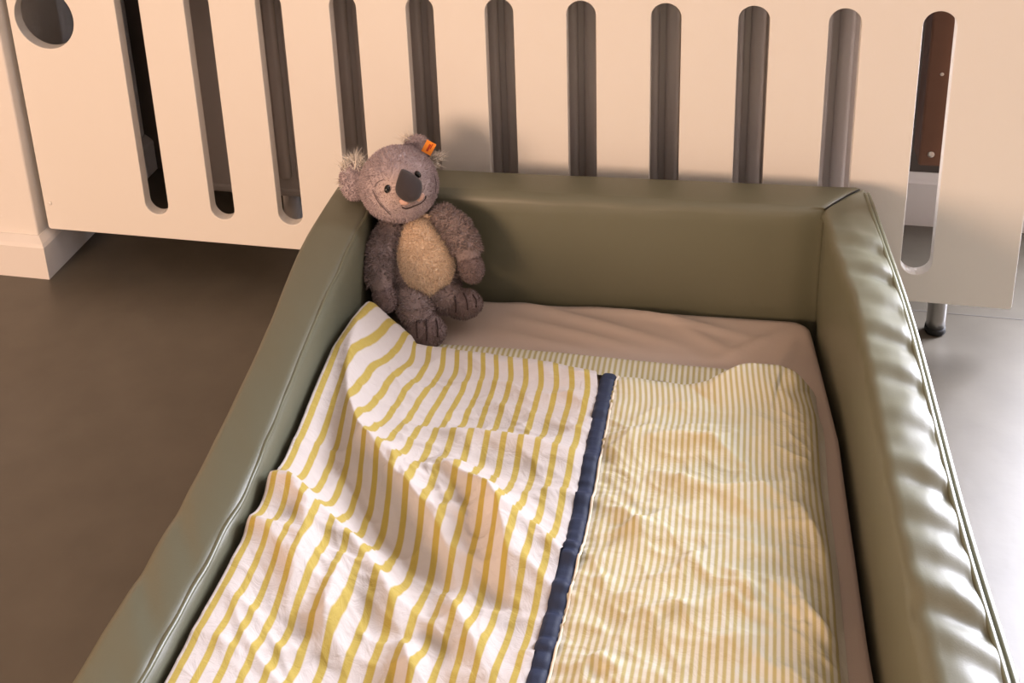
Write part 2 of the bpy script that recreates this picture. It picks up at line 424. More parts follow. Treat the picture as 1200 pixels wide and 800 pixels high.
def build_mattress():
    nx, ny = 120, 170; r = 0.014
    V = []; Fc = []
    for j in range(ny):
        ty = j / (ny - 1)
        for i in range(nx):
            tx = i / (nx - 1)
            y = YS[0] + (YS[1] - YS[0]) * ty
            xl, xr = lerp_edge(L_in, y) + 0.013, lerp_edge(R_in, y) - 0.006
            x = xl + (xr - xl) * tx
            y += (x - 1.14) * 0.045 * -1 * -1 * (1 - ty)      # the head end follows the slightly turned bumper
            # plan corner rounding
            ex = min(x - xl, xr - x); ey = min((YS[0] - y if False else (ty * (YS[0] - YS[1]))), (1 - ty) * (YS[0] - YS[1]))
            rr = 0.03
            if ex < rr and ey < rr:
                cx, cy = rr - ex, rr - ey; m_ = max(cx, cy); l = math.hypot(cx, cy)
                if l > 0:
                    f = m_ / l; s = 1 if x < (xl + xr) / 2 else -1
                    x += s * (cx - cx * f); y += (-1 if ty < 0.5 else 1) * (cy - cy * f)
            e = min(ex, ey); drop = 0
            if e < r: drop = r - math.sqrt(max(0, r * r - (r - e) ** 2))
            z = MZ - drop + sheet_ridges(x, y, SR) + 0.0012 * nz3(x, y, 0, 14)
            if e == 0: z = 0.002
            V.append((x, y, z))
    for j in range(ny - 1):
        for i in range(nx - 1):
            Fc.append((j * nx + i, (j + 1) * nx + i, (j + 1) * nx + i + 1, j * nx + i + 1))
    return V, Fc
V, Fc = build_mattress()
o = mesh_obj('fitted_sheet', V, Fc, M_sheet, matt); o.matrix_parent_inverse = Matrix.Translation((-0.83, 0.7, 0))
o = box('foam_core', 0.55, 1.11, -1.40, -0.19, 0.001, 0.095, M_sheet, matt); o.matrix_parent_inverse = Matrix.Translation((-0.83, 0.7, 0))

# ------------------------------------------------------------------ duvet
def stripe_mat(name, base, stripe, duty, soft, scale, weave):
    m = bpy.data.materials.new(name); m.use_nodes = True; nt = m.node_tree; b = nt.nodes['Principled BSDF']
    b.inputs['Roughness'].default_value = 0.85; b.inputs['Specular IOR Level'].default_value = 0.2
    b.inputs['Sheen Weight'].default_value = 0.1
    b.inputs['Subsurface Weight'].default_value = 0.0
    uv = nt.nodes.new('ShaderNodeUVMap'); uv.uv_map = 'UVMap'
    sep = nt.nodes.new('ShaderNodeSeparateXYZ'); nt.links.new(uv.outputs['UV'], sep.inputs[0])
    fr = nt.nodes.new('ShaderNodeMath'); fr.operation = 'FRACT'; nt.links.new(sep.outputs['X'], fr.inputs[0])
    sb = nt.nodes.new('ShaderNodeMath'); sb.operation = 'SUBTRACT'; nt.links.new(fr.outputs[0], sb.inputs[0]); sb.inputs[1].default_value = 0.5
    ab = nt.nodes.new('ShaderNodeMath'); ab.operation = 'ABSOLUTE'; nt.links.new(sb.outputs[0], ab.inputs[0])
    r = nt.nodes.new('ShaderNodeValToRGB')
    r.color_ramp.elements[0].position = duty / 2 - soft; r.color_ramp.elements[0].color = (*stripe, 1)
    r.color_ramp.elements[1].position = duty / 2 + soft; r.color_ramp.elements[1].color = (*base, 1)
    nt.links.new(ab.outputs[0], r.inputs['Fac']); nt.links.new(r.outputs['Color'], b.inputs['Base Color'])
    tc = nt.nodes.new('ShaderNodeTexCoord')
    n1 = nt.nodes.new('ShaderNodeTexNoise'); n1.inputs['Scale'].default_value = 55; n1.inputs['Detail'].default_value = 5; n1.inputs['Distortion'].default_value = 1.2
    n2 = nt.nodes.new('ShaderNodeTexNoise'); n2.inputs['Scale'].default_value = weave; n2.inputs['Detail'].default_value = 2
    nt.links.new(tc.outputs['Object'], n1.inputs['Vector']); nt.links.new(tc.outputs['Object'], n2.inputs['Vector'])
    b1 = nt.nodes.new('ShaderNodeBump'); b1.inputs['Strength'].default_value = 0.5; b1.inputs['Distance'].default_value = 0.004
    b2 = nt.nodes.new('ShaderNodeBump'); b2.inputs['Strength'].default_value = 0.12; b2.inputs['Distance'].default_value = 0.001
    nt.links.new(n1.outputs['Fac'], b1.inputs['Height']); nt.links.new(n2.outputs['Fac'], b2.inputs['Height'])
    nt.links.new(b1.outputs['Normal'], b2.inputs['Normal']); nt.links.new(b2.outputs['Normal'], b.inputs['Normal'])
    return m
M_wide = stripe_mat('wide_yellow_stripe_cotton', (0.585, 0.535, 0.505), (0.45, 0.34, 0.075), 0.36, 0.03, 1, 800)
M_pin = stripe_mat('narrow_yellow_stripe_cotton', (0.64, 0.61, 0.51), (0.45, 0.385, 0.17), 0.48, 0.10, 1, 800)

def wpts(px, z): return [at_z(x, y, z)[:2] for x, y in px]
# ridges: pixel polyline, height, width on its right / left side (metres), assumed height
RIDGES = [
    # the lifted corner and the crest running from it
    ([(437, 352), (418, 420), (411, 478), (424, 528), (452, 562), (492, 596), (524, 636), (540, 682)], 0.075, 0.080, 0.022, 0.21, 'taper'),
    # cross crest from the big fold towards the ribbon
    ([(450, 524), (520, 519), (580, 520), (650, 528), (705, 528)], 0.026, 0.024, 0.040, 0.175, ''),
    ([(500, 552), (548, 582), (578, 612), (592, 655), (600, 700)], 0.040, 0.040, 0.018, 0.185, ''),
    # lower left tangle
    ([(330, 640), (372, 662), (425, 690), (458, 728), (470, 760)], 0.0306, 0.0234, 0.0270, 0.175, ''),
    ([(372, 662), (362, 720), (340, 790)], 0.0238, 0.0198, 0.0198, 0.175, ''),
    ([(405, 700), (395, 750), (380, 810)], 0.0204, 0.0162, 0.0162, 0.175, ''),
    ([(520, 700), (545, 745), (575, 800)], 0.0200, 0.0198, 0.0234, 0.175, ''),
    ([(470, 760), (480, 800), (484, 850)], 0.0170, 0.0162, 0.0162, 0.17, ''),
    ([(268, 612), (300, 635), (345, 650), (420, 640)], 0.0110, 0.0198, 0.0198, 0.18, ''),
    ([(590, 600), (650, 580), (690, 575)], 0.0119, 0.0126, 0.0126, 0.175, ''),
    ([(585, 625), (640, 640), (672, 655)], 0.0119, 0.0108, 0.0144, 0.175, ''),
    ([(250, 690), (330, 720), (350, 760)], 0.0102, 0.0162, 0.0162, 0.17, ''),
    # narrow stripe half
    ([(822, 452), (868, 432), (915, 424), (945, 440)], 0.0300, 0.0450, 0.0280, 0.175, ''),
    ([(715, 535), (765, 517), (820, 517), (865, 535)], 0.0192, 0.0247, 0.0228, 0.17, ''),
    ([(760, 548), (800, 566), (860, 576), (960, 556)], 0.0208, 0.0190, 0.0247, 0.17, ''),
    ([(698, 662), (745, 628), (790, 605), (840, 592)], 0.0144, 0.0152, 0.0209, 0.165, ''),
    ([(700, 720), (770, 690), (840, 655), (900, 632)], 0.0144, 0.0171, 0.0209, 0.165, ''),
    ([(690, 770), (760, 735), (850, 712), (960, 680)], 0.0128, 0.0171, 0.0209, 0.165, ''),
    ([(840, 670), (868, 690), (885, 715)], 0.0112, 0.0114, 0.0114, 0.165, ''),
    ([(930, 712), (985, 755)], 0.0128, 0.0095, 0.0133, 0.16, ''),
    ([(780, 790), (850, 760), (950, 745)], 0.0112, 0.0152, 0.0190, 0.165, ''),
    ([(930, 590), (965, 640), (978, 720)], 0.0096, 0.0133, 0.0133, 0.16, ''),
    ([(700, 590), (735, 608), (752, 640)], 0.0096, 0.0095, 0.0114, 0.165, ''),
]
RID = []
for px, h, wr, wl, z0, fl in RIDGES:
    c = np.array(catmull([(*p, 0) for p in wpts(px, z0)], 6))[:, :2]
    RID.append((c, h, wr, wl, fl))
# many small sharp creases of slept-in cotton
def crease(x, y, ang, ln, h, w):
    d = np.array([math.cos(ang), math.sin(ang)]); n = np.array([-d[1], d[0]]); b = random.uniform(-0.15, 0.15) * ln
    c = np.array(catmull([(*(np.array([x, y]) - d * ln / 2), 0), (*(np.array([x, y]) + n * b), 0), (*(np.array([x, y]) + d * ln / 2), 0)], 3))[:, :2]
    RID.append((c, h, w * 1.3, w, ''))
for k in range(75):                                   # narrow stripe half: fan out from the gathered ribbon and across
    crease(random.uniform(0.88, 1.13), random.uniform(-1.0, -0.42), math.radians(random.gauss(12, 32)), random.uniform(0.05, 0.14), random.uniform(0.002, 0.0048), random.uniform(0.005, 0.009))
for k in range(60):                                   # wide stripe half, mostly at its lower end
    y_ = random.uniform(-1.0, -0.62)
    crease(random.uniform(0.56, 0.84), y_, math.radians(random.choice((random.gauss(70, 25), random.gauss(-30, 25), random.gauss(10, 20)))), random.uniform(0.04, 0.12), random.uniform(0.002, 0.0055), random.uniform(0.005, 0.009))
for k in range(22):
    crease(random.uniform(0.64, 0.84), random.uniform(-0.62, -0.36), math.radians(random.gauss(15, 35)), random.uniform(0.04, 0.09), random.uniform(0.0012, 0.003), random.uniform(0.005, 0.008))
def ridge_h(X, Y):
    H = np.zeros_like(X)
    for c, h, wr, wl, fl in RID:
        best = np.full(X.shape, 1e9); side = np.zeros_like(X); tt = np.zeros_like(X); n = len(c) - 1
        for i in range(n):
            d = c[i + 1] - c[i]; l2 = d @ d + 1e-12
            t = np.clip(((X - c[i, 0]) * d[0] + (Y - c[i, 1]) * d[1]) / l2, 0, 1)
            qx, qy = X - (c[i, 0] + d[0] * t), Y - (c[i, 1] + d[1] * t)
            dist = qx * qx + qy * qy
            m_ = dist < best
            best = np.where(m_, dist, best)
            side = np.where(m_, d[0] * qy - d[1] * qx, side)       # >0 left of travel
            tt = np.where(m_, (i + t) / n, tt)
        w = np.where(side > 0, wr, wl)                              # travelling towards the viewer, left of travel = picture right
        prof = 1 / (1 + (best / (w * w)) ** 1.5) if False else np.exp(-np.power(best / (w * w) + 0.004, 0.68))
        if fl == 'taper': amp = np.interp(tt, [0, .18, .5, .8, 1], [.05, .60, .80, .55, .0])
        else: amp = np.sin(np.pi * np.clip(tt, 0, 1)) ** 0.8
        H += 1.25 * h * amp * prof
    return H
# plan of the duvet
TOPL = [(437, 347), (452, 352), (470, 364), (484, 388), (490, 408), (520, 412), (600, 421), (700, 437)]
YBOT = -1.16
topL = np.array([at_z(x, y, z)[:2] for (x, y), z in zip(TOPL, (.205, .20, .185, .16, .145, .14, .14, .14))])
topR = np.array([at_z(x, y, z)[:2] for (x, y), z in zip([(714, 440), (780, 448), (830, 448), (870, 431), (915, 421), (938, 426), (951, 440)], (.142, .145, .155, .17, .18, .175, .16))])
EL = np.array([(0.506, -0.30), (0.510, -0.44), (0.508, -0.49), (0.515, -0.585), (0.527, -0.69), (0.537, -0.80), (0.538, -0.87), (0.536, -1.0), (0.536, -1.2)])
ER = np.array([(1.128, -0.30), (1.137, -0.381), (1.136, -0.512), (1.140, -0.637), (1.141, -0.767), (1.141, -0.85), (1.142, -1.2)])
RB_ = np.array([(0.862, -0.33), (0.860, -0.369), (0.858, -0.478), (0.857, -0.575), (0.855, -0.689), (0.848, -0.789), (0.842, -0.876), (0.832, -1.0), (0.82, -1.2)])
RW = 0.0165
def ex(E, y): return np.interp(-y, -E[:, 1], E[:, 0])
def fbm(x, y, s, o=3, seed=0.0):
    v = 0; a = 1
    for k in range(o):
        v += a * noise.noise(Vector((x * s, y * s, seed + k * 7.3))); s *= 2.1; a *= 0.5
    return v
def duvet_grid(n_s, n_t, side):
    s = np.linspace(0, 1, n_s); t = np.linspace(0, 1, n_t) ** 1.0
    top = topL if side == 'L' else topR
    d = np.r_[0, np.cumsum(np.linalg.norm(np.diff(top, axis=0), axis=1))]; d /= d[-1]
    # top edge y as a function of x position fraction
    if side == 'L': xs_top = np.interp(s, d, top[:, 0]); ys_top = np.interp(s, d, top[:, 1])
    else: xs_top = np.interp(s, d, top[:, 0]); ys_top = np.interp(s, d, top[:, 1])
    X = np.zeros((n_t, n_s)); Y = np.zeros((n_t, n_s))
    for j in range(n_t):
        y = ys_top + (YBOT - ys_top) * t[j]
        if side == 'L': xa, xb = ex(EL, y), ex(RB_, y) - RW / 2
        else: xa, xb = ex(RB_, y) + RW / 2, ex(ER, y)
        x = xa + (xb - xa) * s
        f = min(1, t[j] / 0.10); f = f * f * (3 - 2 * f)
        X[j] = xs_top * (1 - f) + x * f; Y[j] = y
    return s, t, X, Y
def duvet_z(X, Y, S_, T_, side):
    """height of the top cloth over its plan position"""
    xl, xr = ex(EL, Y), ex(ER, Y)
    lz = np.interp(-Y, [.25, .30, .45, .60, .70, .80, .90, 1.2], [.030, .045, .066, .090, .104, .116, .124, .126])
    lift = lz * np.exp(-np.abs((X - xl) / (0.034 + 0.075 * np.clip((-Y - 0.55) / 0.35, 0, 1))) ** 1.5)   # rides up on the left bumper
    er = np.clip((xr - X) / 0.045, 0, 1); er = np.sqrt(1 - (1 - er) ** 2)
    et = np.clip(T_ / 0.045, 0, 1); et = np.sqrt(1 - (1 - et) ** 2)
    base = MZ + 0.010 + 0.030 * er * et
    fine = np.zeros_like(X)
    for j in range(X.shape[0]):
        for i in range(X.shape[1]):
            x, y = X[j, i], Y[j, i]
            a = 1 - abs(noise.noise(Vector((x * 9 + y * 4, y * 15 - x * 5, 3.1))))
            b = 1 - abs(noise.noise(Vector((x * 22 - y * 9, y * 30 + x * 12, 8.4))))
            c_ = noise.noise(Vector((x * 5, y * 6, 1.2)))
            fine[j, i] = 0.0050 * a ** 4 + 0.0024 * b ** 5 + 0.008 * c_
    g = 0.3 + 0.7 * np.clip(T_ / 0.15, 0, 1)
    rbx = ex(RB_, Y); dr = np.abs(X - rbx)
    puck = 0.0022 * np.sin(Y * 420 + 3 * np.sin(Y * 63)) * np.exp(-dr / (0.013 if side == 'R' else 0.006)) * (0 if side == 'N' else 1)
    valley = -0.008 * np.exp(-(dr / 0.014) ** 2)
    rh = ridge_h(X, Y)
    return base + lift + rh + fine * g * (0.35 + 0.65 * np.clip(er, 0, 1)) * (0.25 + 0.75 * np.clip((X - xl) / 0.08, 0, 1)) + puck + valley

duvet = tag(empty('duvet', (0.83, -0.75, MZ)), 'crumpled duvet in wide and narrow yellow stripes with a navy ribbon', 'duvet')
DINV = Matrix.Translation((-0.83, 0.75, -MZ))
def cloth(name, X, Y, Z, U, Vv, m, hem=True):
    n_t, n_s = X.shape
    V = [(X[j, i], Y[j, i], Z[j, i]) for j in range(n_t) for i in range(n_s)]
    Fc = [(j * n_s + i, (j + 1) * n_s + i, (j + 1) * n_s + i + 1, j * n_s + i + 1) for j in range(n_t - 1) for i in range(n_s - 1)]
    o = mesh_obj(name, V, Fc, m, duvet); o.matrix_parent_inverse = DINV
    uvl = o.data.uv_layers.new(name='UVMap')
    li = np.empty(len(o.data.loops), dtype=np.int32); o.data.loops.foreach_get('vertex_index', li)
    uv = np.c_[U.ravel()[li], Vv.ravel()[li]].astype(np.float32)
    uvl.data.foreach_set('uv', uv.ravel())
    return o
def add_skirt(X, Y, Z, U, Vv, top=True, left=False, right=False):
    """turn the free edges down so the quilt has a thick rolled edge"""
    def rows(A, B): return np.concatenate(A, axis=B)
    steps = ((0.004, -0.002), (0.006, -0.008), (0.004, -0.018))
    if top:
        for (o_, dz) in steps:
            z = np.maximum(Z[0 if o_ == steps[0][0] and dz == steps[0][1] else 0] * 0 + (Ztop0 + dz), MZ + 0.003)
            X = rows([X[:1], X], 0); Y = rows([(Ytop0 + o_)[None], Y], 0); Z = rows([z[None], Z], 0); U = rows([U[:1], U], 0); Vv = rows([Vv[:1], Vv], 0)
    return X, Y, Z, U, Vv
NL, NR, NT = 190, 130, 330
Zs = {}
for side, ns in (('L', NL), ('R', NR)):
    s, t, X, Y = duvet_grid(ns, NT, side)
    S_, T_ = np.meshgrid(s, t)
    Z = duvet_z(X, Y, S_, T_, side)
    if side == 'L': U = S_ * 16.0 + 0.15 + 3.0 * np.sin(np.pi * np.clip(S_ / 0.62, 0, 1)) ** 1.3 * (np.clip(T_, 0.0, 0.42) - 0.24); m = M_wide; name = 'wide_stripe_panel'
    else: U = S_ * 36.0; m = M_pin; name = 'narrow_stripe_panel'
    Vv = T_.copy()
    Ztop0, Ytop0 = Z[0].copy(), Y[0].copy()
    X, Y, Z, U, Vv = add_skirt(X, Y, Z, U, Vv)
    for (dy, dz) in ((-0.004, -0.006), (-0.005, -0.02), (-0.002, -0.12)):      # foot end rolls down to the sheet
        X = np.r_[X, X[-1:]]; Y = np.r_[Y, Y[-1:] + dy]; Z = np.r_[Z, np.maximum(Z[-1:] + dz, MZ + 0.004)]; U = np.r_[U, U[-1:]]; Vv = np.r_[Vv, Vv[-1:]]
    if side == 'R':                                                  # right edge rolls down to the sheet
        for (dx, dz) in ((0.004, -0.006), (0.004, -0.02)):
            X = np.c_[X, X[:, -1] + dx]; Y = np.c_[Y, Y[:, -1]]
            Z = np.c_[Z, np.maximum(Z[:, -1] + dz, MZ + 0.002)]; U = np.c_[U, U[:, -1]]; Vv = np.c_[Vv, Vv[:, -1]]
    else:                                                            # left edge turns down between quilt and bumper
        for (dx, dz) in ((-0.002, -0.004), (0.001, -0.016), (0.006, -0.05)):
            X = np.c_[X[:, 0] + dx, X]; Y = np.c_[Y[:, 0], Y]
            Z = np.c_[np.maximum(Z[:, 0] + dz, MZ + 0.003), Z]; U = np.c_[U[:, 0] - 0.2, U]; Vv = np.c_[Vv[:, 0], Vv]
    cloth(name, X, Y, Z, U, Vv, m)
# ribbon, gathered
ys = np.linspace(topR[0, 1] + 0.002, YBOT, 420)
nu = 9
uu = np.linspace(-0.5, 0.5, nu)
Xr = ex(RB_, ys)[:, None] + uu[None, :] * (RW + 0.004); Yr = np.repeat(ys[:, None], nu, 1)
Tr = np.repeat(np.linspace(0, 1, len(ys))[:, None], nu, 1)
Zr = duvet_z(np.repeat(ex(RB_, ys)[:, None], nu, 1), Yr, None, Tr, 'N')
puff = np.abs(np.sin(ys * 105 + 1.5 * np.sin(ys * 37)))[:, None] ** 0.6
Zr = Zr + 0.0065 + (0.0022 * puff) * (1 - (2 * uu[None, :]) ** 4) - 0.004 * (2 * uu[None, :]) ** 4 + 0.0006 * np.sin(ys * 330)[:, None]
cloth('ribbon_band', Xr, Yr, Zr, Xr * 0, Yr, M_navy)
# white piped edge of the narrow stripe half beside the ribbon
M_pipe = mat('cream_piping', (0.78, 0.70, 0.56), 0.8, 0.2)
pts = [(Xr[j, -1] + 0.002, ys[j], Zr[j, -1] + 0.0015) for j in range(0, len(ys), 3)]
V, Fc = tube(pts, 0.0017, 6); o = mesh_obj('ribbon_edge', V, Fc, M_pipe, duvet); o.matrix_parent_inverse = DINV
# reverse side of the cover, showing as a lip along the head end
lipA = catmull([(*at_z(x, y, MZ + 0.004)[:2], 0) for x, y in ((470, 408), (490, 404), (560, 407), (640, 413), (720, 421), (800, 429), (870, 436), (900, 442))], 14)
lipA = np.array(lipA)[:, :2]
nl = len(lipA); rows_ = 9
Xl = np.zeros((rows_, nl)); Yl = np.zeros((rows_, nl)); Zl = np.zeros((rows_, nl))
for j in range(rows_):
    f = j / (rows_ - 1)
    Xl[j] = lipA[:, 0]; Yl[j] = lipA[:, 1] - f * 0.055
    Zl[j] = MZ + 0.0035 + 0.011 * np.sqrt(np.clip(1 - (1 - min(1, f * 2.2)) ** 2, 0, 1)) + 0.0015 * np.sin(lipA[:, 0] * 90) * f
dist = np.r_[0, np.cumsum(np.linalg.norm(np.diff(lipA, axis=0), axis=1))]
cloth('reverse_panel', Xl, Yl, Zl, np.repeat((dist / 0.0078)[None], rows_, 0), Yl, M_pin)

# ------------------------------------------------------------------ plush koala
KO = at_y(500, 303, -0.216)
Kn = CAM - KO; Kn /= np.linalg.norm(Kn)
Ka = M[0] - Kn * (M[0] @ Kn); Ka /= np.linalg.norm(Ka); Kb = np.cross(Kn, Ka)
KS = float(((KO - CAM) @ M[2]) / F)                                  # metres per picture pixel at the toy
def kp(px, py, d=0.0):
    r = ray(px, py); base = KO + Kn * d
    return CAM + r * (((base - CAM) @ Kn) / (r @ Kn))
def fur_mat(name, rough=0.9):
    m = bpy.data.materials.new(name); m.use_nodes = True; nt = m.node_tree; b = nt.nodes['Principled BSDF']
    b.inputs['Roughness'].default_value = rough; b.inputs['Specular IOR Level'].default_value = 0.15
    b.inputs['Sheen Weight'].default_value = 0.25; b.inputs['Sheen Roughness'].default_value = 0.5
    a = nt.nodes.new('ShaderNodeVertexColor'); a.layer_name = 'fur'
    nt.links.new(a.outputs['Color'], b.inputs['Base Color']); return m
M_fur = fur_mat('plush_fur')
M_nose = mat('nose_plush', (0.040, 0.033, 0.036), 0.75, 0.25, bump=0.3, bump_scale=900, sheen=0.3)
M_eye = mat('black_eye', (0.004, 0.004, 0.004), 0.12, 0.6)
M_seamk = mat('cheek_thread', (0.15, 0.115, 0.12), 0.9, 0.1)
M_stitch = mat('dark_stitch', (0.045, 0.030, 0.028), 0.8, 0.2)
M_tag = mat('orange_ribbon_tag', (0.95, 0.30, 0.03), 0.6, 0.3)
M_tagprint = mat('red_tag_print', (0.50, 0.05, 0.01), 0.6, 0.3)
M_button = mat('brass_button', (0.8, 0.6, 0.25), 0.3, 0.5, metal=1.0)

HEADC = (0.48, 0.395, 0.41); BODYC = (0.29, 0.225, 0.215); LIMBC = (0.31, 0.24, 0.23); FOOTC = (0.205, 0.15, 0.145)
FACEC = (0.58, 0.465, 0.435); BELLYC = (0.88, 0.70, 0.52); WHITEC = (0.80, 0.74, 0.66); MOUTHC = (0.66, 0.42, 0.34)
def fur_obj(name, verts, faces, parent, colf, n, length, width=0.0008, droop=0.35, rnd=0.55, lenf=None, curl=0.0):
    """skin mesh plus n small tapered fur blades in one mesh"""
    V = [np.array(v, float) for v in verts]
    tri = []
    for f in faces:
        for k in range(1, len(f) - 1): tri.append((f[0], f[k], f[k + 1]))
    P = np.array(V); T = np.array(tri)
    cr = np.cross(P[T[:, 1]] - P[T[:, 0]], P[T[:, 2]] - P[T[:, 0]]); ar = np.linalg.norm(cr, axis=1); N = cr / (ar[:, None] + 1e-12)
    pick = rng.choice(len(T), n, p=ar / ar.sum())
    r1, r2 = np.sqrt(rng.random(n)), rng.random(n)
    pos = (1 - r1)[:, None] * P[T[pick, 0]] + (r1 * (1 - r2))[:, None] * P[T[pick, 1]] + (r1 * r2)[:, None] * P[T[pick, 2]]
    nr = N[pick]
    cl = np.array([noise.noise_vector(Vector(p * 70)) for p in pos])            # clumps
    dirv = nr + droop * np.array([0, 0, -1.0]) + 0.9 * rnd * cl + 0.45 * rnd * rng.normal(size=(n, 3))
    dirv -= np.minimum(0, np.sum(dirv * nr, 1) - 0.25)[:, None] * nr
    dirv /= np.linalg.norm(dirv, axis=1)[:, None]
    L = length * (0.6 + 0.7 * rng.random(n))
    if lenf is not None: L = L * np.array([lenf(p) for p in pos])
    side = np.cross(dirv, rng.normal(size=(n, 3))); side /= np.linalg.norm(side, axis=1)[:, None] + 1e-9
    base = len(P)
    a = pos - nr * 0.001 - side * width; b = pos - nr * 0.001 + side * width; mid = pos + dirv * (L * 0.55)[:, None]
    tip = pos + dirv * L[:, None] + (droop * 0.5 * L)[:, None] * np.array([0, 0, -1.0]) + curl * cl * L[:, None]
    ma = mid - side * width * 0.75; mb = mid + side * width * 0.75
    allv = np.concatenate([P, np.stack([a, b, mb, tip, ma], 1).reshape(-1, 3)])
    fc = [tuple(f) for f in faces] + [(base + 5 * k, base + 5 * k + 1, base + 5 * k + 2, base + 5 * k + 3, base + 5 * k + 4) for k in range(n)]
    o = mesh_obj(name, allv, fc, M_fur, parent)
    ca = o.data.color_attributes.new('fur', 'FLOAT_COLOR', 'POINT')
    cols = np.ones((len(allv), 4), np.float32)
    for i, p in enumerate(P): cols[i, :3] = np.array(colf(p)) * 0.95
    shade = 0.85 + 0.35 * rng.random(n)
    cc = np.array([colf(p) for p in pos]) * shade[:, None]
    cols[base:, :3] = np.repeat(cc, 5, 0)
    ca.data.foreach_set('color', cols.ravel())
    return o
def ellipsoid(c, ax, rad, shape=None, nu=40, nv=26):
    """c centre, ax 3 axes (rows), rad radii"""
    V = []; Fc = []
    for j in range(nv + 1):
        th = math.pi * j / nv
        for i in range(nu):
            ph = 2 * math.pi * i / nu
            l = np.array([math.sin(th) * math.cos(ph), math.cos(th), math.sin(th) * math.sin(ph)])
            r = np.array(rad) * (shape(l) if shape else 1)
            V.append(np.array(c) + (l * r) @ np.array(ax))
    for j in range(nv):
        for i in range(nu):
            Fc.append((j * nu + i, j * nu + (i + 1) % nu, (j + 1) * nu + (i + 1) % nu, (j + 1) * nu + i))
    # orient outwards
    p = np.array(V); f = Fc[nv // 2 * nu]; n = np.cross(p[f[1]] - p[f[0]], p[f[2]] - p[f[0]])
    if n @ (p[f[0]] - np.array(c)) < 0: Fc = [t[::-1] for t in Fc]
    return V, Fc
def kax(roll, tiltn=0.0):
    """frame rows (right, up, towards viewer) rolled clockwise in the picture for negative roll"""
    c, s = math.cos(math.radians(roll)), math.sin(math.radians(roll))
    a = Ka * c + Kb * s; b = -Ka * s + Kb * c; n = Kn.copy()
    c, s = math.cos(math.radians(tiltn)), math.sin(math.radians(tiltn))
    b2 = b * c + n * s; n2 = -b * s + n * c
    return np.array([a, b2, n2])
def capsule(pts, rads, n=20, per=6, flat=1.0):
    P = catmull(pts, per); R_ = [float(x) for x in np.interp(np.linspace(0, 1, len(P)), np.linspace(0, 1, len(rads)), rads)]
    # rounded ends
    def capend(p, d, r):
        return [(np.array(p) + d * r * math.sin(a), r * math.cos(a)) for a in (math.radians(25), math.radians(50), math.radians(70), math.radians(84))]
    d0 = np.array(P[0]) - np.array(P[1]); d0 /= np.linalg.norm(d0); d1 = np.array(P[-1]) - np.array(P[-2]); d1 /= np.linalg.norm(d1)
    a = capend(P[0], d0, R_[0])[::-1]; b = capend(P[-1], d1, R_[-1])
    pts2 = [q[0] for q in a] + [np.array(p) for p in P] + [q[0] for q in b]
    r2 = [q[1] for q in a] + R_ + [q[1] for q in b]
    V, Fc = tube(pts2, r2, n)
    p = np.array([tuple(v) for v in V]); f = Fc[len(Fc) // 2]; cc = p[[i for i in range(len(p))]].mean(0)
    q = np.array(pts2[len(pts2) // 2]); k = len(pts2) // 2 * n
    f = next(t for t in Fc if t[0] == k); nn = np.cross(p[f[1]] - p[f[0]], p[f[2]] - p[f[0]])
    if nn @ (p[f[0]] - q) < 0: Fc = [t[::-1] for t in Fc]
    return [np.array(v) for v in p], Fc

koala = tag(empty('plush_koala', tuple(kp(500, 360, 0.0))), 'grey plush koala with beige belly sitting in the corner of the bed', 'plush toy')
KINV = Matrix.Translation(-Vector(koala.location))
def kpart(o, parent=koala):
    o.parent = parent
    if parent is koala: o.matrix_parent_inverse = KINV
    return o
px = KS
# torso: pear shape with the belly patch as a coloured, separate pad
bax = kax(14, 8)
def pear(l): 
    w = 1.0 + 0.10 * (-l[1]) - 0.06 * l[1] * l[1]; return np.array([w, 1.0, w])
TC = kp(494, 310, -0.016)
def under_belly(p):
    q = p - kp(499, 302, 0.0); a = math.radians(10); x, y = q @ Ka, q @ Kb
    lx, ly = (x * math.cos(a) + y * math.sin(a)) / (34 * px), (-x * math.sin(a) + y * math.cos(a)) / (47 * px)
    return 0.02 if (q @ Kn > 0 and lx * lx + ly * ly < 0.95) else 1.0
V, Fc = ellipsoid(TC, bax, (43 * px, 57 * px, 40 * px), pear)
kpart(fur_obj('torso', V, Fc, None, lambda p: BODYC, 12000, 0.0075, 0.0006, 0.4, 0.9, under_belly))
# belly patch: cap of a slightly larger pear, limited to an oval
PC = kp(499, 297, 0.0); 
def belly():
    Vb = []; Fb = []; n_r, n_a = 14, 40
    for j in range(n_r + 1):
        r = j / n_r
        for i in range(n_a):
            a = 2 * math.pi * i / n_a
            lx, ly = 34 * px * r * math.cos(a), 47 * px * r * math.sin(a) 
            c, s = math.cos(math.radians(10)), math.sin(math.radians(10))
            off = np.array(PC) - np.array(TC)
            q = Ka * (lx * c - ly * s) + Kb * (lx * s + ly * c) + off
            qa, qb = q @ bax[0], q @ bax[1]
            ny_ = np.clip(qb / (57 * px), -0.98, 0.98); w = 1.0 + 0.10 * (-ny_) - 0.06 * ny_ * ny_
            k2 = max(0.02, 1 - (qa / (43 * px * w)) ** 2 - ny_ ** 2)
            d = 40 * px * w * math.sqrt(k2) + 0.0022 * (1 - r ** 6)
            Vb.append(TC + bax[0] * qa + bax[1] * qb + bax[2] * d)
    for j in range(n_r):
        for i in range(n_a): Fb.append((j * n_a + i, (j + 1) * n_a + i, (j + 1) * n_a + (i + 1) % n_a, j * n_a + (i + 1) % n_a))
    return Vb, Fb
V, Fc = belly()
kpart(fur_obj('belly_patch', V, Fc, None, lambda p: BELLYC, 9000, 0.0030, 0.0006, 0.25, 0.5))
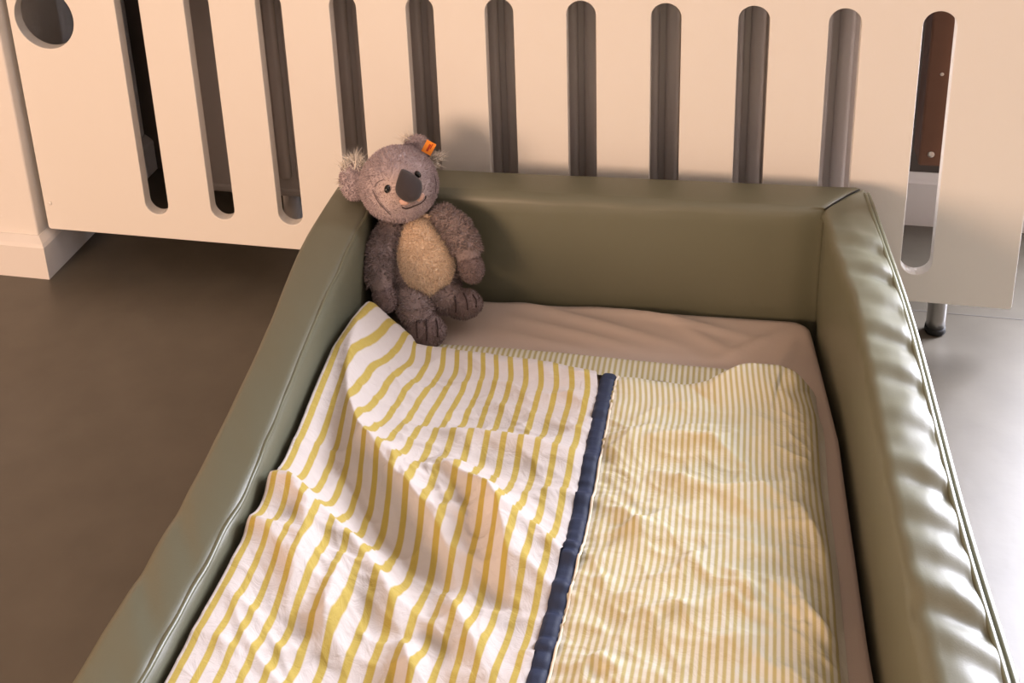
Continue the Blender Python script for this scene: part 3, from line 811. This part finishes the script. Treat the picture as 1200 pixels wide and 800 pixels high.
# head
hax = kax(21, -6)
HC = kp(467, 215, 0.012)
HR = (45 * px, 44 * px, 43 * px)
def headshape(l):
    low = max(0.0, -l[1]); w = 1.0 + 0.05 * low - 0.04 * max(0, l[1])
    f = 1.0 + (0.10 * math.exp(-((l[0]) / 0.45) ** 2 - ((l[1] + 0.25) / 0.5) ** 2) if l[2] > 0 else 0)
    return np.array([w, 1.0, f])
V, Fc = ellipsoid(HC, hax, HR, headshape, 48, 32)
def headcol(p):
    q = p - HC; x, y, z = q @ hax[0] / HR[0], q @ hax[1] / HR[1], q @ hax[2] / HR[2]
    if z > 0:
        m_ = math.exp(-((x / 0.62) ** 4) - ((y + 0.32) / 0.42) ** 4)
        return tuple(np.array(HEADC) * (1 - m_) + np.array(FACEC) * m_)
    return HEADC
def headlen(p):
    q = p - HC; x, y, z = q @ hax[0] / HR[0], q @ hax[1] / HR[1], q @ hax[2] / HR[2]
    return 0.55 if (z > 0.3 and y < 0.25 and abs(x) < 0.75) else 1.0
head = kpart(fur_obj('head', V, Fc, None, headcol, 16000, 0.0042, 0.0005, 0.12, 0.6, headlen))
def on_head(pxx, pyy, lift=0.0):
    """point on the front of the head surface under picture point"""
    r = ray(pxx, pyy); r = r / np.linalg.norm(r)
    best = None
    for k in range(400):
        t = np.linalg.norm(HC - CAM) - 0.09 + k * 0.0004
        q = CAM + r * t - HC; l = np.array([q @ hax[0] / HR[0], q @ hax[1] / HR[1], q @ hax[2] / HR[2]])
        n = np.linalg.norm(l); u = l / n; s_ = headshape(u)
        if np.linalg.norm(l / s_) <= 1.0: best = CAM + r * t; break
    if best is None: best = CAM + r * np.linalg.norm(HC - CAM)
    nn = best - HC; nn /= np.linalg.norm(nn)
    return best + nn * lift, nn
def headchild(o):
    o.parent = head; o.matrix_parent_inverse = Matrix.Identity(4); return o
# nose: tall leathery oval, narrower at the top
np_, nn_ = on_head(478, 217, 0.0)
nax = kax(20, -8)
V, Fc = ellipsoid(np_, nax, (16 * px, 20 * px, 11 * px), lambda l: np.array([1 - 0.50 * max(0, l[1] + 0.15) ** 1.4, 1, 1.0 - 0.25 * max(0, l[1])]), 28, 20)
headchild(mesh_obj('nose', V, Fc, M_nose))
for (ex_, ey_, rr, ro) in ((454.2, 221, 4.0, -12), (488.8, 204.6, 3.8, 40)):
    c, nn = on_head(ex_, ey_, 0.0022)
    V, Fc = ellipsoid(c, kax(ro), (rr * 0.86 * px, rr * 1.2 * px, rr * 0.8 * px), None, 18, 12)
    headchild(mesh_obj('eye', V, Fc, M_eye))
# pale pads at the corners of the mouth
for (x_, y_, ro, w_, h_) in ((473.0, 234.5, -12, 5.8, 3.8), (490.5, 229.5, 45, 5.6, 3.6)):
    c, nn = on_head(x_, y_, 0.0055)
    V, Fc = ellipsoid(c, kax(ro), (w_ * px, h_ * px, 4 * px), None, 16, 10)
    headchild(mesh_obj('lip_pad', V, Fc, mat('pink_lip_plush', MOUTHC, 0.85, 0.2)))
def stitch(pts, r, lift, parent_fn, name='stitch'):
    P = [on_head(a, b, lift)[0] for a, b in catmull([np.array(p, float) for p in pts], 5)]
    V, Fc = tube(P, r, 6); return parent_fn(mesh_obj(name, V, Fc, M_stitch if name == 'mouth' else M_seamk))
stitch([(471, 241), (476, 242.5), (484, 239.5), (491, 236.5), (496, 232), (497, 228.5)], 0.0010, 0.0042, headchild, 'mouth')
stitch([(438, 222), (444, 235), (452, 244), (458, 250)], 0.0007, 0.0030, headchild, 'cheek_seam')
stitch([(440, 219), (443, 214), (449, 211)], 0.0006, 0.0030, headchild, 'cheek_seam')
stitch([(507, 205), (509, 215), (508, 226)], 0.0006, 0.0030, headchild, 'cheek_seam')
# ears
def tuft(name, base_px, tip_px, n, d0, parent, spread=9, colr=WHITEC, w=0.0006):
    V = []; Fc = []
    for k in range(n):
        u = random.random()
        b = kp(base_px[0] + random.gauss(0, spread * .5), base_px[1] + random.gauss(0, spread * .35), d0 + random.gauss(0, 0.005))
        t = kp(tip_px[0] + random.gauss(0, spread * .8), tip_px[1] + random.gauss(0, spread * .6), d0 + random.gauss(0, 0.008))
        t = b + (t - b) * random.uniform(0.55, 1.1)
        dd = t - b; sd = np.cross(dd, rng.normal(size=3)); sd /= np.linalg.norm(sd) + 1e-9
        mid = b + dd * 0.55 + sd * 0.0004; i0 = len(V)
        V += [b - sd * w, b + sd * w, mid + sd * w * .7, t, mid - sd * w * .7]; Fc.append((i0, i0 + 1, i0 + 2, i0 + 3, i0 + 4))
    o = mesh_obj(name, V, Fc, M_fur, parent); o.matrix_parent_inverse = Matrix.Identity(4)
    ca = o.data.color_attributes.new('fur', 'FLOAT_COLOR', 'POINT'); cols = np.ones((len(V), 4), np.float32)
    for k in range(n): cols[5 * k:5 * k + 5, :3] = np.array(colr) * random.uniform(0.8, 1.15)
    ca.data.foreach_set('color', cols.ravel()); o['kind'] = 'stuff'; return o
EC1 = kp(415, 212, -0.004)
V, Fc = ellipsoid(EC1, kax(8), (17 * px, 23 * px, 9 * px), None, 24, 16)
ear = kpart(fur_obj('ear', V, Fc, None, lambda p: HEADC, 2600, 0.0032, 0.0006, 0.1, 0.5))
tuft('ear_tuft', (418, 196), (416, 184), 700, -0.004, ear, 10)
tuft('ear_tuft', (408, 198), (403, 190), 300, -0.004, ear, 7)
tuft('ear_tuft', (404, 214), (397, 216), 60, -0.004, ear, 7)
pass
EC2 = kp(490, 174, -0.012)
V, Fc = ellipsoid(EC2, kax(-35), (17 * px, 15 * px, 9 * px), None, 24, 16)
ear2 = kpart(fur_obj('ear', V, Fc, None, lambda p: HEADC, 1500, 0.004, 0.0006, 0.1, 0.5))
EC3 = kp(508, 184, -0.010)
tuft('ear_tuft', (509, 185), (516, 181), 350, -0.010, ear2, 7)
tuft('ear_tuft', (509, 192), (514, 195), 70, -0.008, ear2, 6)
tuft('ear_tuft', (482, 166), (472, 157), 110, -0.014, ear2, 9)
# ear tag with button
def tagquad(name, c, w, h, roll, d, m, parent, th=0.0008):
    ax = kax(roll); c = kp(*c, d); V = []
    for sz in (-1, 1):
        for sx, sy in ((-1, -1), (1, -1), (1, 1), (-1, 1)):
            V.append(c + ax[0] * sx * w * px / 2 + ax[1] * sy * h * px / 2 + ax[2] * sz * th / 2)
    Fc = [(3, 2, 1, 0), (4, 5, 6, 7), (0, 1, 5, 4), (1, 2, 6, 5), (2, 3, 7, 6), (3, 0, 4, 7)]
    o = mesh_obj(name, V, Fc, m, None, False); o.parent = parent; o.matrix_parent_inverse = Matrix.Identity(4); return o
tg = kpart(tagquad('ear_tag', (502.5, 173), 12.5, 15, -28, 0.012, M_tag, None))
tg['label'] = 'small orange woven ear tag'
tagquad('tag_print', (502.3, 173.2), 2.6, 9.0, -28, 0.0126, M_tagprint, tg, 0.0004)
tagquad('tag_print', (505.6, 171.8), 1.2, 7.0, -28, 0.0126, M_tagprint, tg, 0.0004)
# arms
def limb(name, pts, rads, col, n, length=0.0075):
    V, Fc = capsule([kp(*p) for p in pts], [r * px for r in rads])
    o = kpart(fur_obj(name, V, Fc, None, col if callable(col) else (lambda p: col), n, length, 0.0006, 0.35, 0.9, (lambda p: 0.25 if np.linalg.norm(p - kp(*pts[-1])) < (rads[-1] + 7) * px else 1.0)))
    a, b = kp(*pts[-2]), kp(*pts[-1]); d = (b - a) / np.linalg.norm(b - a)
    u = np.cross(Kn, d); u /= np.linalg.norm(u); w_ = np.cross(u, d)
    V, Fc = ellipsoid(b + d * 0.006, np.array([u, d, w_]), ((rads[-1] + 2.5) * px, (rads[-1] + 6) * px, (rads[-1] + 1.5) * px), None, 26, 18)
    h = fur_obj('hand', V, Fc, None, lambda p: FOOTC, 1800, 0.0026, 0.0006, 0.2, 0.5); h.parent = o; h.matrix_parent_inverse = Matrix.Identity(4)
    return o
hand_l = kp(450, 345, 0.020)
def armcol(hand, rad):
    def f(p):
        d = np.linalg.norm(p - hand); return FOOTC if d < rad else LIMBC
    return f
limb('arm', [(457, 270, 0.004), (446, 296, 0.016), (444, 322, 0.024), (450, 344, 0.028)], [14, 16, 14, 11], LIMBC, 5000)
limb('arm', [(520, 254, 0.000), (535, 270, 0.008), (546, 290, 0.014), (551, 309, 0.020)], [14, 18, 16, 12], LIMBC, 5000)
# legs and feet
def leg(pts, rads, foot_c, foot_r, roll, toes):
    V, Fc = capsule([kp(*p) for p in pts], [r * px for r in rads])
    l = kpart(fur_obj('leg', V, Fc, None, lambda p: LIMBC, 2200, 0.006, 0.0007, 0.35, 0.75))
    fax = kax(roll); fc = kp(*foot_c)
    def fs(l_): return np.array([1, 1, 1.0]) * (1 + 0.05 * math.cos(5 * math.atan2(l_[0], -l_[1] + 1e-6)) * max(0, l_[2]) ** 0.5)
    V, Fc = ellipsoid(fc, fax, tuple(r * px for r in foot_r), fs, 30, 20)
    f = fur_obj('foot', V, Fc, None, lambda p: FOOTC, 2200, 0.0028, 0.0006, 0.2, 0.5)
    f.parent = l; f.matrix_parent_inverse = Matrix.Identity(4)
    for t in toes:
        P = []
        for a, b in catmull([np.array(q, float) for q in t], 4):
            r_ = ray(a, b); best = None
            t0 = np.linalg.norm(fc - CAM); rn = r_ / np.linalg.norm(r_)
            for k in range(300):
                q = CAM + rn * (t0 - 0.05 + k * 0.0004) - fc
                lq = np.array([q @ fax[i] / (foot_r[i] * px) for i in range(3)])
                if np.linalg.norm(lq) <= 1.05: best = q + fc; break
            if best is not None: P.append(best - rn * 0.0006)
        if len(P) > 2:
            V, Fc = tube(P, 0.0010, 6); o = mesh_obj('toe_stitch', V, Fc, M_stitch); o.parent = l; o.matrix_parent_inverse = Matrix.Identity(4)
    return l
leg([(482, 352, 0.012), (488, 366, 0.024), (496, 380, 0.032)], [19, 18, 14], (500, 388, 0.032), (22, 19, 19), 8,
    [((489, 372), (488, 384), (489, 396)), ((499, 374), (500, 386), (500, 399)), ((511, 374), (513, 384), (513, 395))])
leg([(516, 345, 0.000), (527, 350, 0.006), (538, 355, 0.008)], [20, 17, 12], (543, 356, 0.006), (22, 17, 19), 6,
    [((533, 346), (534, 356), (534, 366)), ((543, 343), (547, 352), (548, 363)), ((554, 345), (558, 352), (558, 360))])
